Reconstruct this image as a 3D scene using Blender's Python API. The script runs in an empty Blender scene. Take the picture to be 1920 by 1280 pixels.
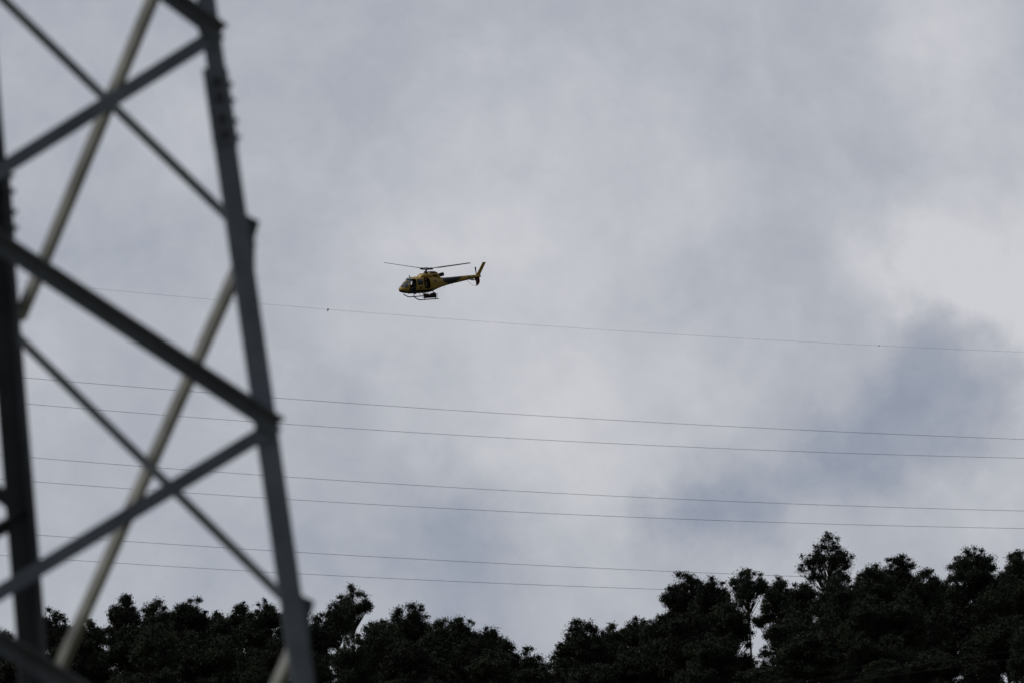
import bpy, bmesh, math, random
import numpy as np
from mathutils import Vector, Matrix

R = math.radians
scene = bpy.context.scene
COL = scene.collection

# ------------------------------------------------------------------ camera
PITCH = R(9.0)
FPX = 1920 * 400.0 / 36.0            # focal length in pixels of a 1920 wide frame
CAM = Vector((0, 0, 1.7))
cd = bpy.data.cameras.new("camera")
cd.lens = 400.0
cd.sensor_width = 36.0
cd.sensor_fit = 'HORIZONTAL'
cd.clip_start = 1.0
cd.clip_end = 40000.0
cd.dof.use_dof = True
cd.dof.focus_distance = 1500.0
cd.dof.aperture_fstop = 4.7
cam = bpy.data.objects.new("camera", cd)
COL.objects.link(cam)
cam.location = CAM
cam.rotation_euler = (R(90) + PITCH, 0, 0)
scene.camera = cam

FWD = Vector((0, math.cos(PITCH), math.sin(PITCH)))
RGT = Vector((1, 0, 0))
UPV = Vector((0, -math.sin(PITCH), math.cos(PITCH)))


def ray(px, py):
    return (FWD + RGT * ((px - 960) / FPX) + UPV * ((640 - py) / FPX))


def P(px, py, dist):
    return CAM + ray(px, py) * dist


def proj(p):
    d = p - CAM
    z = d.dot(FWD)
    return 960 + FPX * d.dot(RGT) / z, 640 - FPX * d.dot(UPV) / z


# ------------------------------------------------------------------ exposure
scene.view_settings.view_transform = 'Standard'
scene.view_settings.look = 'None'
scene.view_settings.exposure = 0.0
scene.view_settings.gamma = 1.0
scene.view_settings.use_curve_mapping = False

# ------------------------------------------------------------------ sun
SUN_AZ, SUN_EL = R(-76), R(44)       # azimuth from +Y (the view) towards +X
sl = bpy.data.lights.new("sun", 'SUN')
sl.energy = 1.15
sl.angle = R(14)
sl.color = (1.0, 0.95, 0.86)
so = bpy.data.objects.new("sun", sl)
COL.objects.link(so)
sdir = Vector((math.sin(SUN_AZ) * math.cos(SUN_EL), math.cos(SUN_AZ) * math.cos(SUN_EL), math.sin(SUN_EL)))
so.rotation_euler = (-sdir).to_track_quat('-Z', 'Y').to_euler()
so.location = (-60, 40, 120)

# ------------------------------------------------------------------ sky: daylight behind a broken overcast
world = bpy.data.worlds.new("World")
scene.world = world
world.use_nodes = True
wt = world.node_tree
for n in list(wt.nodes):
    wt.nodes.remove(n)
WN = wt.nodes
WL = wt.links


def wn(t, **k):
    n = WN.new(t)
    for a, b in k.items():
        setattr(n, a, b)
    return n


def wmath(op, a, b=None, c=None):
    n = wn('ShaderNodeMath', operation=op)
    for i, v in enumerate((a, b, c)):
        if v is None:
            continue
        if isinstance(v, (int, float)):
            n.inputs[i].default_value = v
        else:
            WL.new(v, n.inputs[i])
    return n.outputs[0]


out = wn('ShaderNodeOutputWorld')
bg = wn('ShaderNodeBackground')
bg.inputs['Strength'].default_value = 0.1
WL.new(bg.outputs[0], out.inputs[0])
sky = wn('ShaderNodeTexSky', sky_type='NISHITA')
sky.sun_disc = False
sky.sun_elevation = SUN_EL
sky.sun_rotation = SUN_AZ
sky.altitude = 100
tc = wn('ShaderNodeTexCoord')
DIR = tc.outputs['Generated']


def wnoise(scale, detail, rough=0.5, dist=0.0, off=(0, 0, 0), stretch=(1, 1, 1)):
    m = wn('ShaderNodeMapping')
    m.inputs['Location'].default_value = off
    m.inputs['Scale'].default_value = stretch
    WL.new(DIR, m.inputs['Vector'])
    n = wn('ShaderNodeTexNoise')
    n.inputs['Scale'].default_value = scale
    n.inputs['Detail'].default_value = detail
    n.inputs['Roughness'].default_value = rough
    n.inputs['Distortion'].default_value = dist
    WL.new(m.outputs[0], n.inputs['Vector'])
    return n


# cloud masses bend with a coarse noise, so that their rims are ragged
wob = wnoise(55, 6, 0.6, off=(3.1, 0.4, 1.7))
sub = wn('ShaderNodeVectorMath', operation='SUBTRACT')
WL.new(wob.outputs['Color'], sub.inputs[0])
sub.inputs[1].default_value = (0.5, 0.5, 0.5)
scl = wn('ShaderNodeVectorMath', operation='SCALE')
WL.new(sub.outputs[0], scl.inputs[0])
scl.inputs['Scale'].default_value = 0.021
addv = wn('ShaderNodeVectorMath', operation='ADD')
WL.new(DIR, addv.inputs[0])
WL.new(scl.outputs[0], addv.inputs[1])
WDIR = addv.outputs[0]

CLOUDS = [  # direction (as seen from the camera spot), radius, softness start, brightness change
    (1000, 430, 520, 0.0, 0.24), (1130, 860, 330, 0.0, 0.24), (1850, 460, 290, 0.0, 0.40),
    (1890, 560, 180, 0.0, 0.30), (1740, 505, 130, 0.1, 0.26), (1782, 692, 155, 0.45, -0.26), (1690, 760, 240, 0.0, -0.16), (1795, 650, 120, 0.4, -0.12), (1930, 740, 90, 0.0, 0.12), (1730, 30, 150, 0.0, 0.14), (1640, 790, 150, 0.0, -0.06), (1560, 805, 150, 0.1, -0.34),
    (1380, 920, 150, 0.1, -0.44), (1330, 1010, 140, 0.1, -0.28), (1500, 700, 190, 0.0, -0.05),
    (60, 60, 520, 0.0, -0.16), (880, 40, 380, 0.0, -0.11), (1740, 40, 240, 0.0, 0.20),
    (820, 1050, 210, 0.0, -0.36), (560, 960, 240, 0.0, -0.10), (200, 640, 330, 0.0, -0.13),
    (1810, 900, 200, 0.0, 0.20), (330, 250, 240, 0.0, 0.10), (1500, 330, 300, 0.0, -0.12),
    (1020, 1130, 260, 0.0, -0.08), (700, 560, 230, 0.0, 0.02), (640, 130, 200, 0.0, -0.06),
    (1650, 950, 170, 0.0, -0.06), (220, 1050, 260, 0.0, -0.08), (980, 720, 170, 0.0, 0.06), (1640, 560, 120, 0.0, 0.08),
]
tot = None
for (px, py, rad, hard, amp) in CLOUDS:
    d0 = ray(px, py).normalized()
    dn = wn('ShaderNodeVectorMath', operation='DISTANCE')
    WL.new(WDIR, dn.inputs[0])
    dn.inputs[1].default_value = d0
    mr = wn('ShaderNodeMapRange', interpolation_type='SMOOTHSTEP')
    mr.inputs['From Min'].default_value = rad * hard / FPX
    mr.inputs['From Max'].default_value = rad * 1.25 / FPX
    mr.inputs['To Min'].default_value = amp
    mr.inputs['To Max'].default_value = 0.0
    WL.new(dn.outputs['Value'], mr.inputs['Value'])
    tot = mr.outputs[0] if tot is None else wmath('ADD', tot, mr.outputs[0])
n1 = wnoise(34, 5, 0.55, 0.3, off=(0.2, 0.7, 0.1), stretch=(1, 1, 1.3))
n2 = wnoise(120, 6, 0.56, 0.25, off=(1.2, 0.3, 0.9), stretch=(1, 1, 1))
n3 = wnoise(3.0, 4, 0.5, 0.2)
t = wmath('ADD', tot, 0.52)
t = wmath('ADD', t, wmath('MULTIPLY', wmath('SUBTRACT', n1.outputs['Fac'], 0.5), 0.50))
t = wmath('ADD', t, wmath('MULTIPLY', wmath('SUBTRACT', n2.outputs['Fac'], 0.5), 0.58))
n4 = wnoise(300, 5, 0.6, 0.3, off=(0.6, 2.3, 0.2), stretch=(0.9, 1, 1))
t = wmath('ADD', t, wmath('MULTIPLY', wmath('SUBTRACT', n4.outputs['Fac'], 0.5), 0.27))
cr = wn('ShaderNodeValToRGB')
cr.color_ramp.elements[0].position = 0.0
cr.color_ramp.elements[0].color = (0.285, 0.312, 0.390, 1)
cr.color_ramp.elements[1].position = 1.0
cr.color_ramp.elements[1].color = (0.630, 0.625, 0.660, 1)
e = cr.color_ramp.elements.new(0.5)
e.color = (0.446, 0.462, 0.505, 1)
WL.new(t, cr.inputs[0])
# unseen sky brightened sunwards and dimmed behind the camera, shaped to light the pylon
dt = wn('ShaderNodeVectorMath', operation='DOT_PRODUCT')
WL.new(DIR, dt.inputs[0])
dt.inputs[1].default_value = Vector((-0.45, 0.65, 0.60)).normalized()
deck = wn('ShaderNodeMapRange', interpolation_type='SMOOTHSTEP')
deck.inputs['From Min'].default_value = -0.70
deck.inputs['From Max'].default_value = 0.73
deck.inputs['To Min'].default_value = 0.06
deck.inputs['To Max'].default_value = 1.0
WL.new(dt.outputs['Value'], deck.inputs['Value'])
cl = wn('ShaderNodeVectorMath', operation='SCALE')
WL.new(cr.outputs[0], cl.inputs[0])
WL.new(wmath('MULTIPLY', deck.outputs[0], 10.0), cl.inputs['Scale'])
cover = wn('ShaderNodeMapRange')
cover.inputs['From Min'].default_value = 0.25
cover.inputs['From Max'].default_value = 0.7
cover.inputs['To Min'].default_value = 0.90
cover.inputs['To Max'].default_value = 0.98
WL.new(n3.outputs['Fac'], cover.inputs['Value'])
mixs = wn('ShaderNodeMixRGB')
WL.new(cover.outputs[0], mixs.inputs[0])
WL.new(sky.outputs[0], mixs.inputs[1])
WL.new(cl.outputs[0], mixs.inputs[2])
WL.new(mixs.outputs[0], bg.inputs['Color'])


# ------------------------------------------------------------------ helpers
def empty(name, mat=None, loc=None):
    o = bpy.data.objects.new(name, None)
    COL.objects.link(o)
    o.empty_display_size = 0.5
    if mat is not None:
        o.matrix_world = mat
    elif loc is not None:
        o.location = loc
    return o


def tag(o, label=None, cat=None, group=None, kind=None):
    if label:
        o['label'] = label
    if cat:
        o['category'] = cat
    if group:
        o['group'] = group
    if kind:
        o['kind'] = kind
    return o


def link_mesh(name, me, mats, parent=None, smooth=False):
    o = bpy.data.objects.new(name, me)
    COL.objects.link(o)
    for m in (mats if isinstance(mats, (list, tuple)) else [mats]):
        me.materials.append(m)
    if smooth:
        me.polygons.foreach_set('use_smooth', [True] * len(me.polygons))
    if parent is not None:
        o.parent = parent
    return o


class MB:
    """collects verts and faces for one mesh"""

    def __init__(self):
        self.v = []
        self.f = []
        self.mi = []

    def add(self, vs, fs, mi=0):
        b = len(self.v)
        self.v += [tuple(v) for v in vs]
        self.f += [tuple(i + b for i in f) for f in fs]
        self.mi += [mi] * len(fs)

    def box(self, c, sx, sy, sz, rot=None, mi=0):
        vs = []
        for x in (-.5, .5):
            for y in (-.5, .5):
                for z in (-.5, .5):
                    p = Vector((x * sx, y * sy, z * sz))
                    if rot is not None:
                        p = rot @ p
                    vs.append(p + Vector(c))
        self.add(vs, [(0, 1, 3, 2), (4, 6, 7, 5), (0, 4, 5, 1), (2, 3, 7, 6), (0, 2, 6, 4), (1, 5, 7, 3)], mi)

    def prism(self, poly, d):
        """closed polygon of 3-D points extruded by vector d"""
        n = len(poly)
        a = [Vector(p) for p in poly]
        b = [p + Vector(d) for p in a]
        fs = [tuple(range(n - 1, -1, -1)), tuple(range(n, 2 * n))]
        fs += [(i, (i + 1) % n, n + (i + 1) % n, n + i) for i in range(n)]
        self.add(a + b, fs)

    def tube(self, pts, radii, seg=8, cap=True):
        pts = [Vector(p) for p in pts]
        if isinstance(radii, (int, float)):
            radii = [radii] * len(pts)
        n = len(pts)
        vs = []
        ref = None
        for i, p in enumerate(pts):
            t = (pts[min(i + 1, n - 1)] - pts[max(i - 1, 0)]).normalized()
            if ref is None:
                ref = Vector((0, 0, 1)) if abs(t.z) < 0.9 else Vector((1, 0, 0))
            u = (ref - t * ref.dot(t)).normalized()
            ref = u
            w = t.cross(u)
            for k in range(seg):
                a = 2 * math.pi * k / seg
                vs.append(p + (u * math.cos(a) + w * math.sin(a)) * radii[i])
        fs = []
        for i in range(n - 1):
            for k in range(seg):
                k2 = (k + 1) % seg
                fs.append((i * seg + k, i * seg + k2, (i + 1) * seg + k2, (i + 1) * seg + k))
        if cap:
            fs.append(tuple(range(seg - 1, -1, -1)))
            fs.append(tuple((n - 1) * seg + k for k in range(seg)))
        self.add(vs, fs)

    def build(self, name, mats, parent=None, smooth=False, bevel=0):
        me = bpy.data.meshes.new(name)
        me.from_pydata(self.v, [], self.f)
        bm = bmesh.new()
        bm.from_mesh(me)
        bmesh.ops.recalc_face_normals(bm, faces=bm.faces)
        bm.to_mesh(me)
        bm.free()
        if any(self.mi):
            me.polygons.foreach_set('material_index', self.mi)
        o = link_mesh(name, me, mats, parent, smooth)
        if bevel:
            b = o.modifiers.new('bevel', 'BEVEL')
            b.width = bevel
            b.segments = 2
        return o


def mat(name, col, rough=0.6, metal=0.0, var=0.0, scale=4.0, col2=None, bump=0.0, spec=0.5, objvar=0.0, detail=5):
    m = bpy.data.materials.new(name)
    m.use_nodes = True
    nt = m.node_tree
    b = nt.nodes['Principled BSDF']
    b.inputs['Roughness'].default_value = rough
    b.inputs['Metallic'].default_value = metal
    b.inputs['Specular IOR Level'].default_value = spec
    c1 = Vector(col)
    c2 = Vector(col2) if col2 else c1 * (1 - var)
    tcn = nt.nodes.new('ShaderNodeTexCoord')
    nz = nt.nodes.new('ShaderNodeTexNoise')
    nz.inputs['Scale'].default_value = scale
    nz.inputs['Detail'].default_value = detail
    nt.links.new(tcn.outputs['Object'], nz.inputs['Vector'])
    rp = nt.nodes.new('ShaderNodeValToRGB')
    rp.color_ramp.elements[0].position = 0.35
    rp.color_ramp.elements[1].position = 0.65
    rp.color_ramp.elements[0].color = (*c2, 1)
    rp.color_ramp.elements[1].color = (*c1, 1)
    nt.links.new(nz.outputs['Fac'], rp.inputs[0])
    src = rp.outputs[0]
    if objvar:
        oi = nt.nodes.new('ShaderNodeObjectInfo')
        hs = nt.nodes.new('ShaderNodeHueSaturation')
        mr_ = nt.nodes.new('ShaderNodeMapRange')
        mr_.inputs['To Min'].default_value = 1 - objvar
        mr_.inputs['To Max'].default_value = 1 + objvar
        nt.links.new(oi.outputs['Random'], mr_.inputs['Value'])
        nt.links.new(mr_.outputs[0], hs.inputs['Value'])
        nt.links.new(src, hs.inputs['Color'])
        src = hs.outputs[0]
    nt.links.new(src, b.inputs['Base Color'])
    if bump:
        bp = nt.nodes.new('ShaderNodeBump')
        bp.inputs['Strength'].default_value = bump
        nt.links.new(nz.outputs['Fac'], bp.inputs['Height'])
        nt.links.new(bp.outputs[0], b.inputs['Normal'])
    return m


M = {}
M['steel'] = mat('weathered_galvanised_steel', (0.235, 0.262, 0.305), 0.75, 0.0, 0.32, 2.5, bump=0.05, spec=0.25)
M['steel_shaded'] = mat('shade_toned_steel', (0.098, 0.112, 0.126), 0.85, 0.0, 0.3, 3.0, spec=0.2)  # darkened copy of the pylon steel, shade put into the colour
M['steel_lit'] = mat('lit_galvanised_steel', (0.70, 0.71, 0.67), 0.55, 0.0, 0.38, 1.6, spec=0.4)  # lightened copy of the pylon steel, sunlight on the diagonals put into the colour
M['bolt'] = mat('bolt_steel', (0.07, 0.07, 0.07), 0.7, 0.0, 0.2)
M['concrete'] = mat('concrete', (0.32, 0.31, 0.29), 0.9, 0, 0.3, 2)
M['leaf'] = mat('eucalyptus_leaf', (0.034, 0.046, 0.024), 0.65, 0, 0, 0.6, col2=(0.020, 0.028, 0.019), spec=0.14, objvar=0.35)
M['bark'] = mat('eucalyptus_bark', (0.075, 0.062, 0.050), 0.9, 0, 0, 1.5, col2=(0.035, 0.028, 0.024), spec=0.2)
M['ground'] = mat('hillside_soil_and_grass', (0.055, 0.062, 0.032), 0.95, 0, 0, 0.05, col2=(0.075, 0.060, 0.040), spec=0.1)
M['wire'] = mat('aluminium_conductor', (0.10, 0.10, 0.10), 0.6, 0, 0.2, 1)
M['wire_clip'] = mat('dark_clamp', (0.03, 0.03, 0.035), 0.6, 0, 0.2, 3)

# ------------------------------------------------------------------ ground: one sheet with the wooded ridge
def sstep(a, b, x):
    tt = np.clip((x - a) / (b - a), 0, 1)
    return tt * tt * (3 - 2 * tt)


def ground_z(x, y):
    x = np.asarray(x, float)
    y = np.asarray(y, float)
    crest = 71.5 + 0.05 * np.clip(x, -300, 300)
    up = sstep(140, 655, y)
    down = 1 - sstep(665, 1500, y)
    side = 1 - sstep(500, 1800, np.abs(x))
    return crest * up * down * side + 0.9 * np.sin(x * 0.031 + 1.0) * np.sin(y * 0.022) * up * side * down


xs = np.concatenate([np.linspace(-9000, -900, 16), np.linspace(-800, 800, 90), np.linspace(900, 9000, 16)])
ys = np.concatenate([np.linspace(-9000, -200, 14), np.linspace(-100, 1600, 110), np.linspace(1800, 14000, 16)])
gx, gy = np.meshgrid(xs, ys)
gz = ground_z(gx, gy)
nxx, nyy = len(xs), len(ys)
gv = np.stack([gx.ravel(), gy.ravel(), gz.ravel()], 1)
gf = [(j * nxx + i, j * nxx + i + 1, (j + 1) * nxx + i + 1, (j + 1) * nxx + i) for j in range(nyy - 1) for i in range(nxx - 1)]
gm = bpy.data.meshes.new('ground')
gm.from_pydata(gv.tolist(), [], gf)
tag(link_mesh('ground', gm, M['ground'], smooth=True), kind='structure')

# ------------------------------------------------------------------ lattice pylon, square, turned 20 degrees
PHI = R(23.8)
D0 = 95.0
pB0 = P(467, 430, D0)
Z0 = pB0.z
SC = FPX / D0
S0 = 5.388
LEAN = 0.010
BN = Vector((-math.cos(PHI), -math.sin(PHI), 0))
BA = Vector((-math.sin(PHI), math.cos(PHI), 0))
AX = pB0 + (BN + BA) * (S0 / 2)
HAPEX = 26.0
hB = -(BN + BA) * (S0 / 2)
hA = (BA - BN) * (S0 / 2)
hN = (BN - BA) * (S0 / 2)
hD = (BN + BA) * (S0 / 2)


def corner(h, z):
    k = 1 - (z - Z0) / HAPEX
    p = AX + h * k
    skew = 0.020 * (z - Z0 + 1.0) if h is hA else 0.0     # the far leg leans a little less
    return Vector((p.x - LEAN * (z - Z0) - skew, p.y, z))


def z_at(py, h=hB):
    lo, hi = 0.0, Z0 + HAPEX - 0.5
    for _ in range(60):
        m = (lo + hi) / 2
        if proj(corner(h, m))[1] > py:
            lo = m
        else:
            hi = m
    return (lo + hi) / 2


pyl = empty('electricity_pylon', loc=(AX.x, AX.y, 0))
tag(pyl, 'grey steel lattice electricity pylon standing blurred in the near foreground', 'pylon')
PM = Matrix.Translation((AX.x, AX.y, 0)).inverted()


def ploc(p):
    return PM @ Vector(p)


def angle_bar(name, p0, p1, e1, w1, e2, w2, th, m, bevel=0.0):
    """an L section along p0-p1: two flanges leaving the heel along e1 (width w1) and e2 (width w2)"""
    p0, p1 = ploc(p0), ploc(p1)
    t_ = (p1 - p0).normalized()
    e1 = (e1 - t_ * e1.dot(t_)).normalized()
    e2 = (e2 - t_ * e2.dot(t_))
    e2 = (e2 - e1 * e2.dot(e1)).normalized()
    prof = [(0, 0), (w1, 0), (w1, th), (th, th), (th, w2), (0, w2)]
    b = MB()
    b.prism([p0 + e1 * a + e2 * c for a, c in prof], p1 - p0)
    return b.build(name, m, pyl)


Zs = Vector((0, 0, 1))
legs = {}
zsplice = z_at(128)
ztop = z_at(-3700)
for h, d1, d2, m_ in ((hB, BN, BA, M['steel']), (hA, -BA, BN, M['steel_shaded']), (hN, -BN, BA, M['steel']), (hD, -BN, -BA, M['steel_shaded'])):
    # lower, heavier length and upper, lighter length of the same leg (one welded mesh)
    b = MB()
    for (za, zb, w) in ((0.0, zsplice, 0.203), (zsplice, ztop, 0.165)):
        p0, p1 = ploc(corner(h, za)), ploc(corner(h, zb))
        t_ = (p1 - p0).normalized()
        e1 = (d1 - t_ * d1.dot(t_)).normalized()
        e2 = (d2 - t_ * d2.dot(t_))
        e2 = (e2 - e1 * e2.dot(e1)).normalized()
        th = 0.018
        b.prism([p0 + e1 * a + e2 * c for a, c in [(0, 0), (w, 0), (w, th), (th, th), (th, w), (0, w)]], p1 - p0)
    lg = b.build('leg', m_, pyl)
    # splice: cover angle and its bolts, bolt shanks standing out of both flanges
    zl, zh = z_at(272, hB), z_at(128, hB)
    c0, c1 = ploc(corner(h, zl)), ploc(corner(h, zh))
    t_ = (c1 - c0).normalized()
    e1 = (d1 - t_ * d1.dot(t_)).normalized()
    e2 = (d2 - t_ * d2.dot(t_))
    e2 = (e2 - e1 * e2.dot(e1)).normalized()
    o_ = -(e1 + e2) * 0.010
    b = MB()
    w = 0.222
    b.prism([c0 + o_ + e1 * a + e2 * c for a, c in [(0, 0), (w, 0), (w, .018), (.018, .018), (.018, w), (0, w)]], c1 - c0)
    sp = b.build('splice_plate', m_, lg)
    for zq in (0.17, 0.38, 0.65, 0.86):
        c = c0 + (c1 - c0) * (1 - zq)
        for ea, eb in ((e1, e2), (e2, e1)):
            b = MB()
            q = c + ea * 0.105
            b.tube([q - eb * 0.088, q - eb * 0.050, q - eb * 0.0499, q + eb * 0.05], [0.020, 0.020, 0.032, 0.032], 6)
            b.build('bolt', M['bolt'], sp)
    b = MB()
    f0 = ploc(corner(h, 0.0))
    b.tube([f0 + Vector((0, 0, -0.5)), f0 + Vector((0, 0, 0.28)), f0 + Vector((0, 0, 0.34))], [0.5, 0.42, 0.36], 16)
    b.build('footing', M['concrete'], pyl)

# bracing.  Front and back faces share one set of levels, the side faces are staggered by half a panel.
FR = [z_at(v) for v in (-2700, -2050, -1370, -650, 60, 795, 1590, 2450)] + [2.9]
SD = [z_at(v) for v in (-2380, -1700, -1000, -235, 430, 1142, 1985, 2900)] + [0.6]
n_front = Vector((math.sin(PHI), -math.cos(PHI), 0.13)).normalized()
n_side = Vector((math.cos(PHI), math.sin(PHI), 0.13)).normalized()


def face_bars(h0, h1, nout, levels, spec_a, spec_b, drop=0.0):
    """X panels between leg h0 and leg h1.  spec(p0, p1, n) builds each kind of bar."""
    for i in range(len(levels) - 1):
        za, zb = levels[i], levels[i + 1]          # za above zb
        dz = drop * (1 if i < len(levels) - 2 else 0)
        spec_a(corner(h0, zb - dz), corner(h1, za), nout)   # low end at h0 rises to h1
        spec_b(corner(h1, zb), corner(h0, za - drop), nout)   # low end at h1 rises to h0


def inplane_up(p0, p1, n):
    t_ = (p1 - p0).normalized()
    q = n.cross(t_)
    return q if q.z > 0 else -q


def bar_plain(w1, w2, m, off=0.0, inward=True, upper=True, low=0.0):
    def f(p0, p1, n):
        if off < 0:                                    # the thin bars run on across the far leg
            p1 = p1 + (p1 - p0).normalized() * 0.28
        up = inplane_up(p0, p1, n)
        s = 1 if upper else -1
        o_ = n * off + up * (s * w1 / 2 - low)
        angle_bar('brace', p0 + o_, p1 + o_, -up * s, w1, -n if inward else n, w2, 0.011, m)
    return f


def bar_ridge(w1, w2, m, off=0.0):
    """angle bar bolted heel outwards: the heel faces the viewer's side, pale top flange to the left"""
    def f(p0, p1, n):
        t_ = (p1 - p0).normalized()
        if t_.z < 0:
            t_ = -t_
        toc = (CAM - (p0 + p1) / 2).normalized()
        fr = (toc - t_ * toc.dot(t_)).normalized()
        lf = fr.cross(t_)
        if lf.x > 0:
            lf = -lf
        e1 = (lf * 0.70 - fr * 0.71)
        e2 = (-lf * 0.71 - fr * 0.70)
        p1 = p1 - (p1 - p0) * 0.035                        # stops short behind the right-hand leg
        o_ = n * off
        angle_bar('brace', p0 + o_, p1 + o_, e1, w1, e2, w2, 0.010, m)
    return f


# front face, legs N (left, out of frame) and B: D bars rise to B, H bars rise to N
face_bars(hN, hB, n_front, FR, bar_plain(0.128, 0.09, M['steel'], 0.012), bar_plain(0.135, 0.125, M['steel'], 0.036, inward=False, low=0.055), 0.215)
face_bars(hD, hA, -n_front + Vector((0, 0, 0.26)), FR, bar_plain(0.128, 0.09, M['steel_shaded'], 0.012), bar_plain(0.13, 0.10, M['steel_shaded'], 0.036, inward=False))
# right face, legs B and A: pale bars rise from A to B, thin dark bars rise from B to A
face_bars(hA, hB, n_side, SD, bar_ridge(0.092, 0.080, M['steel_lit'], 0.065), bar_plain(0.104, 0.07, M['steel_shaded'], -0.022, inward=False, upper=False, low=0.055))
face_bars(hD, hN, Vector((-n_side.x, -n_side.y, n_side.z)), SD, bar_plain(0.10, 0.08, M['steel_shaded'], 0.012), bar_plain(0.10, 0.08, M['steel_shaded'], 0.034))
# joint plates that stick out past the right-hand leg where the side bracing meets it
for py, sz in ((430, 0.30), (1142, 0.34), (1985, 0.36)):
    z = z_at(py)
    c = corner(hB, z)
    t_ = (corner(hB, z + 1) - c).normalized()
    ou = n_side
    b = MB()
    pts = [(0.0, -0.42), (-0.05, 0.14), (0.085, 0.045), (0.035, -0.10)]
    prof = [c + ou * (a * 1.35 if a > 0 else a) + t_ * (v + 0.02) - n_front * 0.03 for a, v in pts]
    b.prism([ploc(p) for p in prof], n_front * 0.014)
    b.build('joint_plate', M['steel_shaded'], pyl)
for z in FR[3:7]:
    for h, n in ((hB, n_front), (hN, n_front)):
        c = corner(h, z)
        t_ = (corner(h, z + 1) - c).normalized()
        s = 1 if h is hB else -1
        b = MB()
        into = BN * s
        c = c + n * 0.004
        b.prism([ploc(c + into * a + t_ * v) for a, v in ((0.02, -0.16), (0.02, 0.16), (0.17, 0.15), (0.21, 0.0), (0.17, -0.15))], n * 0.0075)
        b.build('joint_plate', M['steel'], pyl)
# top: two cross arms either side of the line's axis and a peak (out of the picture)
ap = corner(hB, ztop)
for k, zz in enumerate((ztop - 7.0, ztop - 3.6, ztop - 0.4)):
    for s in (-1, 1):
        b = MB()
        tip = Vector((AX.x, AX.y, zz)) + BN * (s * 4.2)
        for h in ((hB, hA) if s < 0 else (hN, hD)):
            b.tube([ploc(corner(h, zz)), ploc(tip)], 0.05, 6)
            b.tube([ploc(corner(h, zz + 0.0) + Vector((0, 0, 1.2 if zz + 1.2 < ztop else 0.35))), ploc(tip)], 0.04, 6)
        b.build('cross_arm', M['steel'], pyl)

# ------------------------------------------------------------------ power lines
def wire(name, pts, depth0, depth1, rad, label, cat, group, sag_mat='wire', x0=-900, x1=2900):
    xs_ = np.array([p[0] for p in pts], float)
    ys_ = np.array([p[1] for p in pts], float)
    c = np.polyfit(xs_, ys_, 2 if len(pts) > 2 else 1)
    b = MB()
    line = []
    for px in np.linspace(x0, x1, 90):
        dd = depth0 + (depth1 - depth0) * (px / 1920.0)
        line.append(P(px, float(np.polyval(c, px)), dd))
    o0 = line[0].copy()
    b.tube([p - o0 for p in line], rad, 6)
    o = b.build(name, M[sag_mat], None, smooth=True)
    o.location = o0
    tag(o, label, cat, group)
    return o, c, o0, depth0, depth1


GW = 'overhead lines sagging across the sky'
w1, c1_, o1_, a1_, b1_ = wire('overhead_wire', [(37, 528), (447, 565), (640, 582), (1250, 627), (1648, 647), (1920, 660)], 780, 840, 0.0062,
                              'thinnest and topmost wire, passing just under the helicopter, with two small dark clips', 'wire', GW)
WR = [
    ([(50, 708), (515, 745), (1200, 790), (1920, 823)], 'upper conductor of the topmost pair of power lines, well below the helicopter'),
    ([(50, 757), (530, 793), (1200, 834), (1920, 858)], 'lower conductor of the topmost pair of power lines, well below the helicopter'),
    ([(55, 857), (540, 893), (1200, 932), (1920, 957)], 'upper conductor of the middle pair of power lines, clear above all treetops'),
    ([(62, 902), (545, 936), (1200, 969), (1920, 990)], 'lower conductor of the middle pair of power lines, just above the tallest tree'),
    ([(70, 1002), (560, 1035), (1240, 1069), (1522, 1081)], 'upper conductor of the lowest pair, vanishing behind the sparse tall tree'),
    ([(0, 1040), (70, 1045), (565, 1075), (1240, 1104)], 'lowest conductor of all, vanishing behind the broad treetops right of centre'),
]
for k, (pts, lab) in enumerate(WR):
    wire('power_line', pts, 780 + 6 * (k % 2), 840 + 6 * (k % 2), 0.0125, lab, 'power line', GW)
for pts, lab in (([(1640, 1257), (1790, 1234), (1915, 1217)], 'upper of two faint dark cables rising across the black trees at lower right'),
                 ([(1665, 1266), (1815, 1245), (1915, 1232)], 'lower of two faint dark cables rising across the black trees at lower right')):
    wire('service_cable', [pts[0], pts[2]], 470, 470, 0.006, lab, 'cable', 'cables in front of the wooded ridge', 'wire_clip', x0=1250, x1=2600)


def wire_pt(px):
    return P(px, float(np.polyval(c1_, px)), a1_ + (b1_ - a1_) * px / 1920.0)


for px, tail in ((615, True), (1648, False)):
    p = wire_pt(px) - o1_
    b = MB()
    k = 840 / FPX
    b.tube([p + Vector((-1.6 * k, 0, 0)), p + Vector((-0.9 * k, 0, .2 * k)), p + Vector((1.2 * k, 0, .1 * k)), p + Vector((1.8 * k, 0, 0))],
           [0.4 * k, (1.3 if tail else 0.9) * k, (1.2 if tail else 0.7) * k, 0.4 * k], 8)
    if tail:
        b.tube([p + Vector((-0.3 * k, 0, 0)), p + Vector((-0.6 * k, 0, -2.0 * k)), p + Vector((-0.8 * k, 0, -3.6 * k))], [0.8 * k, 0.75 * k, 0.9 * k], 8)
    b.build('clip', M['wire_clip'], w1)

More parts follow.
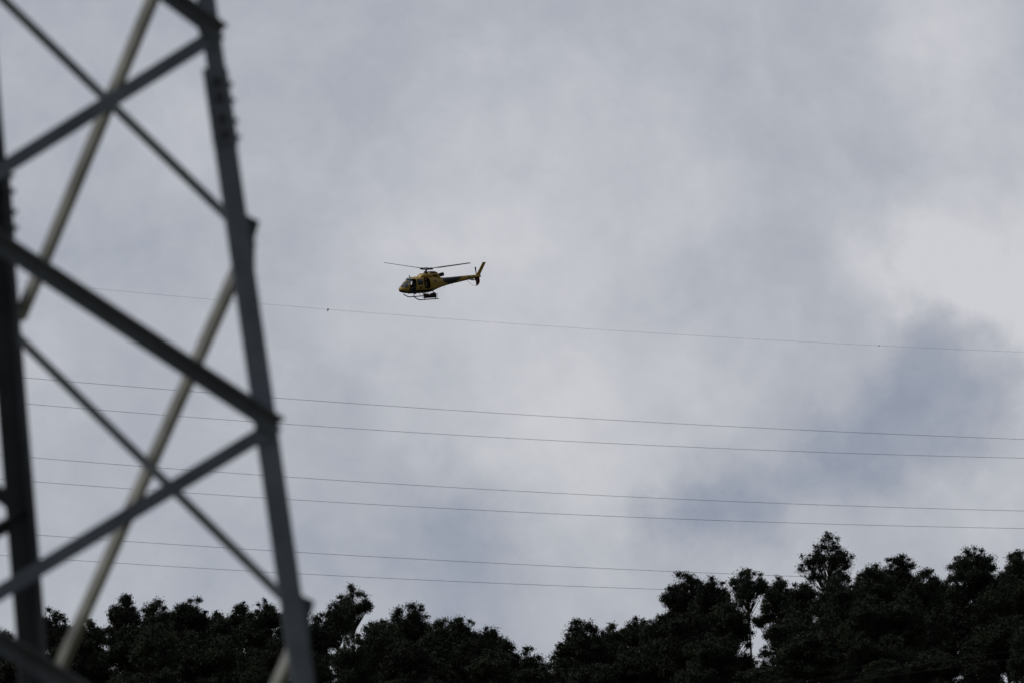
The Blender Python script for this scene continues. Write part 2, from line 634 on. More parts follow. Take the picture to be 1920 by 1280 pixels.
# ------------------------------------------------------------------ helicopter
# local axes: x aft from the nose tip, y to the helicopter's right (away from the viewer), z up from the skids
M['yellow'] = mat('yellow_paint', (0.48, 0.318, 0.060), 0.42, 0, 0.14, 1.6, spec=0.5)
M['dkgreen'] = mat('dark_green_paint', (0.020, 0.030, 0.024), 0.4, 0, 0.25, 2)
M['black'] = mat('black_paint', (0.018, 0.018, 0.02), 0.5, 0, 0.2, 2)
M['blade'] = mat('rotor_blade_grey', (0.040, 0.042, 0.047), 0.55, 0, 0.2, 1)
M['hub'] = mat('rotor_head_metal', (0.06, 0.058, 0.06), 0.5, 0.3, 0.3, 6)
M['red'] = mat('dark_red_paint', (0.16, 0.020, 0.035), 0.45, 0, 0.2, 2)
M['exh'] = mat('sooty_exhaust', (0.03, 0.032, 0.034), 0.5, 0.5, 0.3, 6)
M['skid'] = mat('dark_skid_tube', (0.035, 0.035, 0.04), 0.5, 0.2, 0.2, 4)
M['cargo'] = mat('brown_canvas', (0.050, 0.038, 0.034), 0.9, 0, 0.4, 6)
M['cabin'] = mat('cabin_lining', (0.030, 0.030, 0.034), 0.9, 0, 0.2, 4)
M['seat'] = mat('seat_cloth', (0.028, 0.030, 0.04), 0.9, 0, 0.2, 8)
M['skin'] = mat('skin', (0.42, 0.25, 0.18), 0.6, 0, 0.1, 8)
M['tan'] = mat('tan_overall', (0.20, 0.150, 0.075), 0.85, 0, 0.25, 8)
M['navy'] = mat('navy_overall', (0.020, 0.022, 0.035), 0.85, 0, 0.2, 8)
M['helmet'] = mat('flight_helmet', (0.20, 0.06, 0.055), 0.35, 0, 0.1, 4)
M['helmet_w'] = mat('pale_flight_helmet', (0.35, 0.36, 0.36), 0.35, 0, 0.1, 4)
M['visor'] = mat('tinted_visor', (0.02, 0.03, 0.07), 0.15, 0, 0.1, 4)
M['teal'] = mat('tinted_roof_pane', (0.16, 0.34, 0.34), 0.2, 0, 0.1, 4)


def glass(name, tint, refl=0.06):
    m = bpy.data.materials.new(name)
    m.use_nodes = True
    nt = m.node_tree
    for n in list(nt.nodes):
        nt.nodes.remove(n)
    o = nt.nodes.new('ShaderNodeOutputMaterial')
    tr = nt.nodes.new('ShaderNodeBsdfTransparent')
    tr.inputs[0].default_value = (*tint, 1)
    gl = nt.nodes.new('ShaderNodeBsdfGlossy')
    gl.inputs['Roughness'].default_value = 0.03
    gl.inputs['Color'].default_value = (0.95, 0.97, 1, 1)
    lw = nt.nodes.new('ShaderNodeLayerWeight')
    lw.inputs[0].default_value = 0.35
    mx = nt.nodes.new('ShaderNodeMixShader')
    ad = nt.nodes.new('ShaderNodeMath')
    ad.operation = 'ADD'
    ad.inputs[1].default_value = refl
    nt.links.new(lw.outputs['Fresnel'], ad.inputs[0])
    nt.links.new(ad.outputs[0], mx.inputs[0])
    nt.links.new(tr.outputs[0], mx.inputs[1])
    nt.links.new(gl.outputs[0], mx.inputs[2])
    nt.links.new(mx.outputs[0], o.inputs[0])
    return m


M['glass'] = glass('windscreen_glass', (0.94, 0.95, 0.95), 0.03)
M['glass_dk'] = glass('tinted_window_glass', (0.42, 0.44, 0.46), 0.05)

PSI, HP, HR = R(31), R(8.5), R(16)
a0 = Vector((math.cos(PSI), math.sin(PSI), 0))
r0 = Vector((-math.sin(PSI), math.cos(PSI), 0))
ha = a0 * math.cos(HP) + Zs * math.sin(HP)
hu = Zs * math.cos(HP) - a0 * math.sin(HP)
hr = r0 * math.cos(HR) + hu * math.sin(HR)
hup = hu * math.cos(HR) - r0 * math.sin(HR)
HD = 1240.0
HUBL = Vector((3.40, 0, 3.16))
pHub = P(799.5, 504.5, HD)
hor = pHub - ha * HUBL.x - hr * HUBL.y - hup * HUBL.z
HM = Matrix(((ha.x, hr.x, hup.x, hor.x), (ha.y, hr.y, hup.y, hor.y), (ha.z, hr.z, hup.z, hor.z), (0, 0, 0, 1)))
heli = empty('helicopter', mat=HM)
tag(heli, 'yellow and dark green helicopter flying nose left above the power lines', 'helicopter')

ST = np.array([  # x, bottom, top, half width, superellipse exponent
    (0.00, 1.02, 1.10, .03, 2.0), (0.06, .91, 1.24, .20, 2.0), (0.25, .80, 1.42, .43, 2.1), (0.6, .71, 1.72, .66, 2.3),
    (1.0, .65, 2.03, .83, 2.5), (1.4, .62, 2.26, .91, 2.7), (1.8, .60, 2.33, .935, 2.8), (2.4, .60, 2.35, .935, 2.9),
    (3.0, .60, 2.35, .92, 2.9), (3.6, .64, 2.35, .88, 2.8), (4.2, .78, 2.32, .77, 2.6), (4.8, .96, 2.17, .58, 2.4),
    (5.4, 1.11, 2.05, .42, 2.2), (6.2, 1.27, 2.03, .33, 2.1), (7.5, 1.46, 2.05, .27, 2.0), (9.0, 1.67, 2.08, .21, 2.0),
    (10.0, 1.79, 2.07, .16, 2.0), (10.35, 1.86, 2.03, .08, 2.0)])


def smooth_interp(x):
    """monotone-ish cubic through the stations"""
    k = ST[:, 0]
    res = []
    for c in range(1, 5):
        y = ST[:, c]
        m = np.gradient(y, k)
        i = np.clip(np.searchsorted(k, x) - 1, 0, len(k) - 2)
        h = k[i + 1] - k[i]
        s = (x - k[i]) / h
        res.append((2 * s**3 - 3 * s**2 + 1) * y[i] + (s**3 - 2 * s**2 + s) * h * m[i] + (-2 * s**3 + 3 * s**2) * y[i + 1] + (s**3 - s**2) * h * m[i + 1])
    return res


NX, NT = 250, 120
hx = np.concatenate([np.linspace(0, 0.25, 14)[:-1] ** 1.0, np.linspace(0.25, 5.4, 160)[:-1], np.linspace(5.4, 10.35, 78)])
NX = len(hx)
th = np.linspace(0, 2 * np.pi, NT, endpoint=False)
zb_, zt_, hw_, ex_ = smooth_interp(hx)
hverts = np.zeros((NX, NT, 3))
for i in range(NX):
    c_, s_ = np.cos(th), np.sin(th)
    e_ = 2 / ex_[i]
    yy = np.sign(c_) * np.abs(c_) ** e_ * max(hw_[i], .01)
    zz = np.sign(s_) * np.abs(s_) ** e_
    zz = (zb_[i] + zt_[i]) / 2 + zz * (zt_[i] - zb_[i]) / 2
    # cabin narrows towards the roof
    f_ = np.clip((zz - 1.3) / 1.1, 0, 1) * np.clip((4.6 - hx[i]) / 1.5, 0, 1)
    yy = yy * (1 - 0.20 * f_)
    hverts[i, :, 0] = hx[i]
    hverts[i, :, 1] = yy
    hverts[i, :, 2] = zz


def in_round(x, z, xa, xb, za, zb, r=0.12):
    dx = max(xa + r - x, x - (xb - r), 0)
    dz = max(za + r - z, z - (zb - r), 0)
    return dx * dx + dz * dz <= r * r and xa <= x <= xb and za <= z <= zb


parts_f = {'fuselage': [], 'windscreen': [], 'window_l': [], 'window_r': [], 'window_r2': []}
fus_mi = []
for i in range(NX - 1):
    for j in range(NT):
        j2 = (j + 1) % NT
        q = (i * NT + j, i * NT + j2, (i + 1) * NT + j2, (i + 1) * NT + j)
        c = hverts.reshape(-1, 3)[list(q)].mean(0)
        x, y, z = c
        left, right = y < -0.05, y > 0.05
        # windscreen: from above the nose to the roof edge, split by a centre post and door posts
        if x < 1.34 and z > 1.30 + 0.10 * x and x > 0.16 and z < 2.34:
            if x > 0.78 and abs(y) > 0.50 + 0.5 * max(0, 0.95 - x):
                pass                                   # door post
            elif abs(y) > 0.035 and not (x > 0.88 and z > 2.12 - 0.2 * abs(y) and False):
                parts_f['windscreen'].append(q)
                continue
        if left:
            if in_round(x - 0.16 * (z - 1.5), z, 0.90, 1.62, 0.80, 2.22, 0.14):
                continue                               # open front doorway
            if in_round(x, z, 2.62, 3.42, 1.14, 2.27, 0.26):
                continue                               # open rear doorway
            if in_round(x, z, 1.80, 2.52, 1.60, 2.16, 0.08):
                parts_f['window_l'].append(q)
                continue
        if right:
            if in_round(x, z, 0.92, 1.72, 1.36, 2.20, 0.12):
                parts_f['window_r'].append(q)
                continue
            if in_round(x, z, 1.82, 2.16, 1.40, 2.10, 0.10):
                parts_f['window_r2'].append(q)
                continue
        mi = 0
        belly = 1.03 + 0.005 * x  # dark green belly band, with the underside's shade put into it too
        if x > 4.5:
            belly = 1.05 + (x - 4.5) * 0.22
        if z < belly and 0.9 < x < 6.2:
            mi = 1
        if x < 0.70 and z < 1.10 - 0.25 * x:
            mi = 2
        if 5.3 < x < 8.1 and z > 1.74 - 0.45 * (x - 5.3):
            mi = 1
            if x > 7.2 and z < 1.66 + 0.5 * (x - 7.2):
                mi = 0
        if 8.55 < x < 9.0 and 0 <= (x - 8.55) - (2.10 - z) * 0.9 < 0.16:
            mi = 1
        if x > 9.6 and z < 1.90:
            mi = 3
        parts_f['fuselage'].append(q)
        fus_mi.append(mi)


def sub_mesh(name, faces, mats, parent, mi=None, thick=0.0):
    vv = hverts.reshape(-1, 3)
    used = sorted({k for f in faces for k in f})
    ix = {k: n for n, k in enumerate(used)}
    me = bpy.data.meshes.new(name)
    me.from_pydata([vv[k].tolist() for k in used], [], [tuple(ix[k] for k in f) for f in faces])
    if mi:
        me.polygons.foreach_set('material_index', mi)
    o = link_mesh(name, me, mats, parent, True)
    if thick:
        s = o.modifiers.new('skin', 'SOLIDIFY')
        s.thickness = thick
        s.offset = 1.0 if name == 'fuselage' else 1.0
    return o


fus = sub_mesh('fuselage', parts_f['fuselage'], [M['yellow'], M['dkgreen'], M['black'], M['red']], heli, fus_mi, 0.03)
sub_mesh('windscreen', parts_f['windscreen'], M['glass'], heli)
sub_mesh('window', parts_f['window_l'], M['glass_dk'], heli)
sub_mesh('window', parts_f['window_r'], M['glass'], heli)
sub_mesh('window', parts_f['window_r2'], M['glass'], heli)


def loft(sections, name, m, parent, seg=28, smooth=True, bevel=0):
    """sections: (x, zbottom, ztop, halfwidth, exponent, ycentre)"""
    b = MB()
    vs, fs = [], []
    for (x, zb, zt, hw, ex, yc) in sections:
        for k in range(seg):
            a = 2 * math.pi * k / seg
            c, s = math.cos(a), math.sin(a)
            e_ = 2 / ex
            vs.append((x, yc + math.copysign(abs(c) ** e_, c) * hw, (zb + zt) / 2 + math.copysign(abs(s) ** e_, s) * (zt - zb) / 2))
    n = len(sections)
    for i in range(n - 1):
        for k in range(seg):
            k2 = (k + 1) % seg
            fs.append((i * seg + k, i * seg + k2, (i + 1) * seg + k2, (i + 1) * seg + k))
    fs += [tuple(range(seg - 1, -1, -1)), tuple((n - 1) * seg + k for k in range(seg))]
    b.add(vs, fs)
    return b.build(name, m, parent, smooth, bevel)


cow = loft([(2.40, 2.15, 2.36, .36, 2.6, 0), (2.48, 2.15, 2.48, .41, 2.8, 0), (2.62, 2.15, 2.61, .46, 3.0, 0), (2.85, 2.15, 2.68, .50, 3.2, 0),
            (3.40, 2.15, 2.66, .52, 3.2, 0), (3.70, 2.1, 2.64, .53, 3.2, 0), (3.77, 2.05, 2.76, .53, 3.4, 0), (4.50, 1.95, 2.78, .50, 3.4, 0),
            (4.70, 1.9, 2.72, .47, 3.2, 0), (4.84, 1.85, 2.50, .40, 2.8, 0), (5.20, 1.8, 2.12, .30, 2.2, 0)], 'engine_cowling', M['yellow'], heli)
loft([(3.80, 2.73, 2.78, .40, 3, 0), (3.84, 2.70, 2.84, .44, 3, 0), (4.46, 2.70, 2.84, .42, 3, 0), (4.52, 2.74, 2.78, .36, 3, 0)], 'air_intake', M['dkgreen'], cow)
for s in (-1, 1):
    b = MB()
    b.prism([(3.95, s * 0.525, 2.38), (4.5, s * 0.510, 2.38), (4.5, s * 0.510, 2.52), (3.95, s * 0.525, 2.52)], (0, s * 0.012, 0))
    b.build('cooling_grille', M['exh'], cow)
b = MB()
b.tube([(4.6, 0, 2.36), (4.98, 0, 2.38), (5.14, 0, 2.40), (5.56, 0, 2.45), (5.565, 0, 2.45), (5.30, 0, 2.42)], [.14, .14, .20, .215, .18, .16], 18)
b.build('exhaust_pipe', M['exh'], heli, True)
# tail: fins, stabiliser, skid hoop, tail rotor


def slab(name, poly, axis, th, m, parent, bevel=0.02):
    """flat aerofoil-like panel: outline given in 3-D, thickness along axis"""
    b = MB()
    ax = Vector(axis).normalized() * th
    b.prism([Vector(p) - ax / 2 for p in poly], ax)
    return b.build(name, m, parent, bevel=bevel)


slab('upper_fin', [(9.55, 0, 2.04), (10.28, 0, 2.0), (10.42, 0, 2.3), (11.02, 0, 3.42), (10.62, 0, 3.47), (10.02, 0, 2.42), (9.78, 0, 2.14)], (0, 1, 0), .07, M['yellow'], heli)
slab('lower_fin', [(9.50, 0, 1.86), (10.22, 0, 1.9), (10.30, 0, 1.30), (10.14, 0, 1.00), (9.86, 0, 0.86), (9.78, 0, 1.40)], (0, 1, 0), .07, M['red'], heli)
for s in (-1, 1):
    slab('stabiliser', [(8.42, s * .15, 1.76), (8.98, s * .15, 1.76), (8.98, s * 1.26, 1.76), (8.62, s * 1.26, 1.76)], (0, 0, 1), .08, M['dkgreen'], heli, 0.015)
b = MB()
hoop = []
for k in range(15):
    u = k / 14
    hoop.append((8.62 + 1.30 * u, 0, 1.62 - 0.74 * math.sin(u * math.pi / 2) ** 0.9))
b.tube(hoop, 0.016, 6)
b.build('tail_guard', M['skid'], heli, True)
trh = Vector((10.02, 0.28, 2.0))
b = MB()
b.tube([(10.02, 0.10, 2.0), (10.02, 0.30, 2.0), (10.02, 0.36, 2.0)], [.09, .08, .05], 12)
tr = b.build('tail_rotor_hub', M['hub'], heli, True)
for ang in (R(100), R(280)):
    d = Vector((math.cos(ang), 0, math.sin(ang)))
    w_ = Vector((-math.sin(ang), 0, math.cos(ang)))
    b = MB()
    poly = [trh + d * .1 + w_ * .05, trh + d * .93 + w_ * .09, trh + d * .93 - w_ * .09, trh + d * .1 - w_ * .05]
    b.prism(poly, Vector((0, .02, 0)) + w_ * 0.0)
    b.build('tail_rotor_blade', M['blade'], tr)
# main rotor: the disc is tilted towards the viewer; one blade points almost at the camera
VH = Vector((-0.03, -1, 0)).normalized()
axis = (Zs * 0.972 + VH * 0.255 + Vector((0.006, 0, 0))).normalized()
HMI = HM.to_3x3().inverted()
axl = (HMI @ axis).normalized()
fl = HMI @ VH
fl = (fl - axl * fl.dot(axl)).normalized()
sl_ = axl.cross(fl)
mast_base = Vector((3.30, 0, 2.60))
b = MB()
b.tube([mast_base, mast_base + (HUBL - mast_base) * 0.05, mast_base + (HUBL - mast_base) * 0.5, mast_base + (HUBL - mast_base) * 0.55, HUBL], [.27, .27, .21, .10, .10], 16)
b.build('rotor_mast', M['hub'], heli, True)
b = MB()
b.tube([HUBL - axl * .10, HUBL - axl * .09, HUBL + axl * .07, HUBL + axl * .14, HUBL + axl * .16], [.18, .33, .36, .24, .10], 16)
for k in range(3):
    a = 2 * math.pi * k / 3
    d = fl * math.cos(a) + sl_ * math.sin(a)
    b.tube([HUBL + d * .2, HUBL + d * .50, HUBL + d * .54, HUBL + d * .82], [.11, .11, .14, .085], 8)
hubo = b.build('rotor_hub', M['hub'], heli, True)
for k in range(3):
    a = 2 * math.pi * k / 3
    cone = R(4.5)
    d = ((fl * math.cos(a) + sl_ * math.sin(a)) * math.cos(cone) + axl * math.sin(cone)).normalized()
    cw = axl.cross(d).normalized()                    # chordwise
    pit = R(15)
    ch = cw * math.cos(pit) + axl.cross(cw).cross(cw) * 0 + (d.cross(cw)) * math.sin(pit)
    nn = d.cross(ch).normalized()
    b = MB()
    secs = []
    for rr, c_, t_ in ((0.78, .10, .08), (1.15, .18, .075), (1.55, .37, .07), (3.4, .37, .066), (5.37, .37, .06), (5.42, .28, .03)):
        o_ = HUBL + d * rr
        tw = R(-6) * (rr / 5.345)
        c2 = ch * math.cos(tw) + nn * math.sin(tw)
        n2 = d.cross(c2).normalized()
        secs.append([o_ + c2 * (c_ * u) + n2 * (t_ * v) for u, v in ((-.7, 0), (-.3, .32), (.1, .5), (.26, .35), (.3, 0), (.26, -.3), (.1, -.4), (-.3, -.2))])
    vs = [p for s in secs for p in s]
    n8 = 8
    fs = [(i * n8 + q, i * n8 + (q + 1) % n8, (i + 1) * n8 + (q + 1) % n8, (i + 1) * n8 + q) for i in range(len(secs) - 1) for q in range(n8)]
    fs += [tuple(range(n8 - 1, -1, -1)), tuple((len(secs) - 1) * n8 + q for q in range(n8))]
    b.add(vs, fs)
    b.build('rotor_blade', M['blade'], heli)
# landing gear
for s in (-1, 1):
    b = MB()
    yy = s * 1.12
    b.tube([(1.22, yy, .36), (1.48, yy, .20), (1.75, yy, .06), (1.95, yy, .01), (2.15, yy, .0), (4.25, yy, .0)], .055, 8)
    b.box((4.15, yy, -.03), .50, .12, .04)
    b.build('skid', M['skid'], heli, True)
    for x in (2.5, 3.88):
        b = MB()
        pts = []
        for k in range(9):
            u = k / 8
            pts.append((x + 0.06 * u, s * (.52 + .60 * math.sin(u * math.pi / 2)), .74 - .73 * (1 - math.cos(u * math.pi / 2))))
        b.tube(pts, .046, 8)
        b.build('skid_strut', M['skid'], heli, True)
    b = MB()
    b.tube([(1.75, s * 1.02, .40), (2.5, s * 1.02, .40)], .03, 6)
    b.tube([(2.1, s * 0.75, .68), (2.1, s * 1.02, .40)], .02, 6)
    b.build('step', M['skid'], heli)
# side basket with a canvas covered load
b = MB()
bx0, bx1, by0, by1, bz0, bz1 = 2.42, 3.98, -1.42, -.95, .20, .60
for x in (bx0, bx1):
    b.tube([(x, by0, bz0), (x, by0, bz1), (x, by1, bz1), (x, by1, bz0), (x, by0, bz0)], .02, 6)
for y in (by0, by1):
    for z in (bz0, .40, bz1):
        b.tube([(bx0, y, z), (bx1, y, z)], .018, 6)
for k in range(9):
    x = bx0 + (bx1 - bx0) * k / 8
    b.tube([(x, by0, bz1), (x, by0, bz0), (x, by1, bz0)], .010, 5)
b.prism([(bx0, by0 + .02, bz0 + .01), (bx1, by0 + .02, bz0 + .01), (bx1, by1 - .02, bz0 + .01), (bx0, by1 - .02, bz0 + .01)], (0, 0, .02))
bsk = b.build('cargo_basket', M['skid'], heli)
random.seed(5)
secs = []
for k in range(14):
    u = k / 13
    top = .60 + .10 * math.sin(u * 9.0 + .6) * (0.4 + u) + .05 * math.sin(u * 23)
    secs.append((bx0 + .05 + (bx1 - bx0 - .1) * u, bz0 + .04, top, .205 if 0 < k < 13 else .15, 3.0, (by0 + by1) / 2))
loft(secs, 'canvas_load', M['cargo'], bsk, 20)
# aerials under the boom and a wire-cutter blade on the roof
for (x, z, l) in ((5.6, 1.22, .34), (6.6, 1.42, .42)):
    b = MB()
    b.tube([(x, 0, z + .03), (x + .10, 0, z - l * .5), (x + .32, 0, z - l)], [.016, .012, .007], 6)
    b.build('aerial', M['skid'], heli)
b = MB()
b.prism([(1.28, -.012, 2.26), (1.42, -.012, 2.30), (1.20, -.012, 2.62), (1.15, -.012, 2.56)], (0, .024, 0))
b.build('wire_cutter', M['black'], heli)
b = MB()
b.prism([(1.9, -.06, .60), (2.15, -.06, .60), (2.08, -.06, .46), (1.96, -.06, .46)], (0, .12, 0))
b.build('belly_light', M['black'], heli, bevel=.01)
# marks on the rear cabin panel and the engine bay
vflat = hverts.reshape(-1, 3)


def side_y(x, z):
    i = int(np.argmin(np.abs(hx - x)))
    ring = hverts[i]
    lf = ring[ring[:, 1] < 0]
    return float(lf[np.argmin(np.abs(lf[:, 2] - z)), 1])


def patch(name, pts, m, off=0.04):
    b = MB()
    b.prism([(x, side_y(x, z) - off, z) for x, z in pts], (0, -.006, 0))
    return b.build(name, m, fus)


patch('emblem', [(2.08, 1.16), (2.24, 1.14), (2.28, 1.28), (2.24, 1.46), (2.10, 1.48), (2.05, 1.3)], M['dkgreen'])
patch('emblem', [(4.02, 1.86), (4.12, 1.82), (4.22, 1.86), (4.24, 1.97), (4.12, 2.02), (4.02, 1.97)], M['dkgreen'])
# cabin inside
b = MB()
b.prism([(0.7, -.74, .93), (3.7, -.74, .93), (3.7, .74, .93), (0.7, .74, .93)], (0, 0, -.06))
b.build('cabin_floor', M['cabin'], heli)
b = MB()
b.prism([(3.62, -.72, .93), (3.62, .72, .93), (3.62, .62, 2.28), (3.62, -.62, 2.28)], (.04, 0, 0))
b.build('rear_bulkhead', M['cabin'], heli)
b = MB()
b.prism([(0.62, -.30, .9), (1.02, -.30, .9), (0.86, -.30, 1.52), (0.66, -.30, 1.52)], (0, .62, 0))
b.build('instrument_console', M['cabin'], heli, bevel=.03)
b = MB()
b.prism([(1.15, -.45, 2.22), (1.72, -.45, 2.27), (1.72, .45, 2.27), (1.15, .45, 2.22)], (0, 0, .02))
b.build('roof_pane', M['teal'], heli)
for (x, y, w) in ((1.62, -.40, .46), (1.28, .40, .46), (3.22, 0, 1.25)):
    b = MB()
    b.prism([(x - .36, y - w / 2, 1.12), (x + .1, y - w / 2, 1.10), (x + .1, y - w / 2, 1.24), (x - .36, y - w / 2, 1.26)], (0, w, 0))
    b.prism([(x + .08, y - w / 2, 1.20), (x + .20, y - w / 2, 1.20), (x + .32, y - w / 2, 2.0), (x + .22, y - w / 2, 2.0)], (0, w, 0))
    b.prism([(x - .28, y - w / 2 + .04, .93), (x + .1, y - w / 2 + .04, .93), (x + .06, y - w / 2 + .04, 1.12), (x - .24, y - w / 2 + .04, 1.12)], (0, w - .08, 0))
    b.build('seat', M['seat'], heli, bevel=.03)


# people: one skinned surface each, with helmet and visor as children
def person(joints, edges, m, label, helmet, head_c, face, mw):
    me = bpy.data.meshes.new('person')
    names = list(joints)
    me.from_pydata([joints[n][0] for n in names], [], [(names.index(a), names.index(b)) for a, b in edges])
    o = bpy.data.objects.new('person', me)
    COL.objects.link(o)
    for mm in (m, M['skin']):
        me.materials.append(mm)
    sk = o.modifiers.new('skin', 'SKIN')
    sk.use_smooth_shade = True
    for i, n in enumerate(names):
        r = joints[n][1]
        me.skin_vertices[0].data[i].radius = (r, r)
    me.skin_vertices[0].data[0].use_root = True
    sb = o.modifiers.new('sub', 'SUBSURF')
    sb.levels = sb.render_levels = 2
    o.matrix_world = mw
    tag(o, label, 'person')
    hc, fd = Vector(head_c), Vector(face).normalized()
    b = MB()
    up = Vector((0, 0, 1))
    vs, fs = [], []
    n1_, n2_ = 12, 9
    for i in range(n2_):
        ph = -0.55 + (math.pi / 2 + 0.55) * i / (n2_ - 1)
        for k in range(n1_):
            a = 2 * math.pi * k / n1_
            vs.append(hc + Vector((math.cos(a) * math.cos(ph) * .145, math.sin(a) * math.cos(ph) * .135, math.sin(ph) * .15 + .02)))
    for i in range(n2_ - 1):
        for k in range(n1_):
            fs.append((i * n1_ + k, i * n1_ + (k + 1) % n1_, (i + 1) * n1_ + (k + 1) % n1_, (i + 1) * n1_ + k))
    b.add(vs, fs)
    b.build('helmet', helmet, o, True)
    sd = up.cross(fd)
    b = MB()
    b.prism([hc + fd * .125 + sd * .10 + up * .05, hc + fd * .155 + up * .06, hc + fd * .125 - sd * .10 + up * .05,
             hc + fd * .125 - sd * .10 - up * .03, hc + fd * .16 - up * .04, hc + fd * .125 + sd * .10 - up * .03], up * 0.001 + fd * .012)
    b.build('visor', M['visor'], o)
    return o


def seated(x, y, lean=0.0, out=0.0):
    """joints of a seated figure facing the nose (-x); out moves the near leg out of a doorway"""
    J = {
        'pelvis': ((x, y, 1.36), .15), 'belly': ((x - .01 - lean * .3, y, 1.52), .145), 'chest': ((x - lean * .7, y, 1.74), .165),
        'neck': ((x - lean, y, 1.92), .060), 'head': ((x - .02 - lean, y, 2.03), .095), 'crown': ((x - .02 - lean, y, 2.12), .085)}
    E = [('pelvis', 'belly'), ('belly', 'chest'), ('chest', 'neck'), ('neck', 'head'), ('head', 'crown')]
    for n, s in (('near', -1), ('far', 1)):
        o_ = out if s < 0 else 0
        J['hip' + n] = ((x - .06, y + s * .10, 1.34), .105)
        J['knee' + n] = ((x - .46, y + s * .13 - o_ * .6, 1.40), .068)
        J['ankle' + n] = ((x - .52, y + s * .13 - o_, 1.03), .045)
        J['toe' + n] = ((x - .70, y + s * .13 - o_, 0.985), .035)
        J['shoulder' + n] = ((x - lean * .8, y + s * .19, 1.80), .070)
        J['elbow' + n] = ((x - .10 - lean, y + s * .25, 1.54), .048)
        J['wrist' + n] = ((x - .36 - lean, y + s * .16, 1.52), .032)
        J['palm' + n] = ((x - .44 - lean, y + s * .15, 1.53), .034)
        for q in range(4):
            J['finger%d' % q + n] = ((x - .53 + .012 * abs(q - 1) - lean, y + s * .15 + (q - 1.5) * .022, 1.505), .009)
        J['thumb' + n] = ((x - .47 - lean, y + s * .15 - s * .045, 1.555), .010)
        E += [('pelvis', 'hip' + n), ('hip' + n, 'knee' + n), ('knee' + n, 'ankle' + n), ('ankle' + n, 'toe' + n), ('chest', 'shoulder' + n),
              ('shoulder' + n, 'elbow' + n), ('elbow' + n, 'wrist' + n), ('wrist' + n, 'palm' + n)]
        E += [('palm' + n, 'finger%d' % q + n) for q in range(4)] + [('palm' + n, 'thumb' + n)]
    return J, E


Jp, Ep = seated(1.22, .40)
person(Jp, Ep, M['navy'], 'person in dark overalls at the controls, seen through the open front doorway', M['helmet_w'], Jp['head'][0], (-1, 0, 0), HM)
Jc, Ec = seated(3.10, -.60, .16, .0)
person(Jc, Ec, M['tan'], 'person in tan overalls and reddish helmet sitting in the rear doorway', M['helmet'], Jc['head'][0], (-1, -.25, 0), HM)

# ------------------------------------------------------------------ trees on the ridge
def tube_np(pts, rad, seg, V, F, base):
    n = len(pts)
    t_ = np.gradient(pts, axis=0)
    t_ /= np.linalg.norm(t_, axis=1)[:, None] + 1e-9
    ref = np.where(np.abs(t_[:, 2:3]) < 0.9, np.array([[0, 0, 1.0]]), np.array([[1.0, 0, 0]]))
    ref = np.tile(np.array([1.0, 0.13, 0.0]) if abs(t_[0, 2]) > 0.5 else np.array([0, 0, 1.0]), (n, 1))
    u = ref - t_ * np.sum(ref * t_, 1)[:, None]
    u /= np.linalg.norm(u, axis=1)[:, None] + 1e-9
    w = np.cross(t_, u)
    an = np.linspace(0, 2 * np.pi, seg, endpoint=False)
    ring = pts[:, None, :] + (u[:, None, :] * np.cos(an)[None, :, None] + w[:, None, :] * np.sin(an)[None, :, None]) * np.asarray(rad)[:, None, None]
    V.append(ring.reshape(-1, 3))
    i, k = np.meshgrid(np.arange(n - 1), np.arange(seg), indexing='ij')
    k2 = (k + 1) % seg
    F.append(np.stack([i * seg + k, i * seg + k2, (i + 1) * seg + k2, (i + 1) * seg + k], -1).reshape(-1, 4) + base)
    return base + n * seg


def quads_mesh(name, V, F, m, parent):
    me = bpy.data.meshes.new(name)
    me.vertices.add(len(V))
    me.vertices.foreach_set('co', np.ascontiguousarray(V, dtype=np.float32).ravel())
    me.loops.add(len(F) * 4)
    me.loops.foreach_set('vertex_index', np.ascontiguousarray(F, dtype=np.int32).ravel())
    me.polygons.add(len(F))
    me.polygons.foreach_set('loop_start', np.arange(len(F), dtype=np.int32) * 4)
    me.update(calc_edges=True)
    return link_mesh(name, me, m, parent)


def leaves(rng, centres, radii, counts, size):
    cs = np.repeat(centres, counts, axis=0)
    rs = np.repeat(radii, counts)
    n = len(cs)
    d = rng.normal(size=(n, 3))
    d /= np.linalg.norm(d, axis=1)[:, None]
    q = np.minimum(1.2, np.abs(rng.normal(size=n)) * 0.56)
    p = cs + d * (q * rs)[:, None] * np.array([1.0, 1.0, 0.78])
    # drooping narrow leaves
    ln = rng.normal(size=(n, 3)) * 0.62
    ln[:, 2] -= 0.62
    ln /= np.linalg.norm(ln, axis=1)[:, None]
    w = np.cross(ln, rng.normal(size=(n, 3)))
    w /= np.linalg.norm(w, axis=1)[:, None] + 1e-9
    L = size * (0.7 + 0.7 * rng.random(n))[:, None]
    W = L * (0.32 + 0.16 * rng.random(n))[:, None]
    v = np.stack([p - ln * L * .5, p + w * W * .5 - ln * L * .08, p + ln * L * .5, p - w * W * .5 - ln * L * .08], 1).reshape(-1, 3)
    f = np.arange(n * 4).reshape(-1, 4)
    return v, f


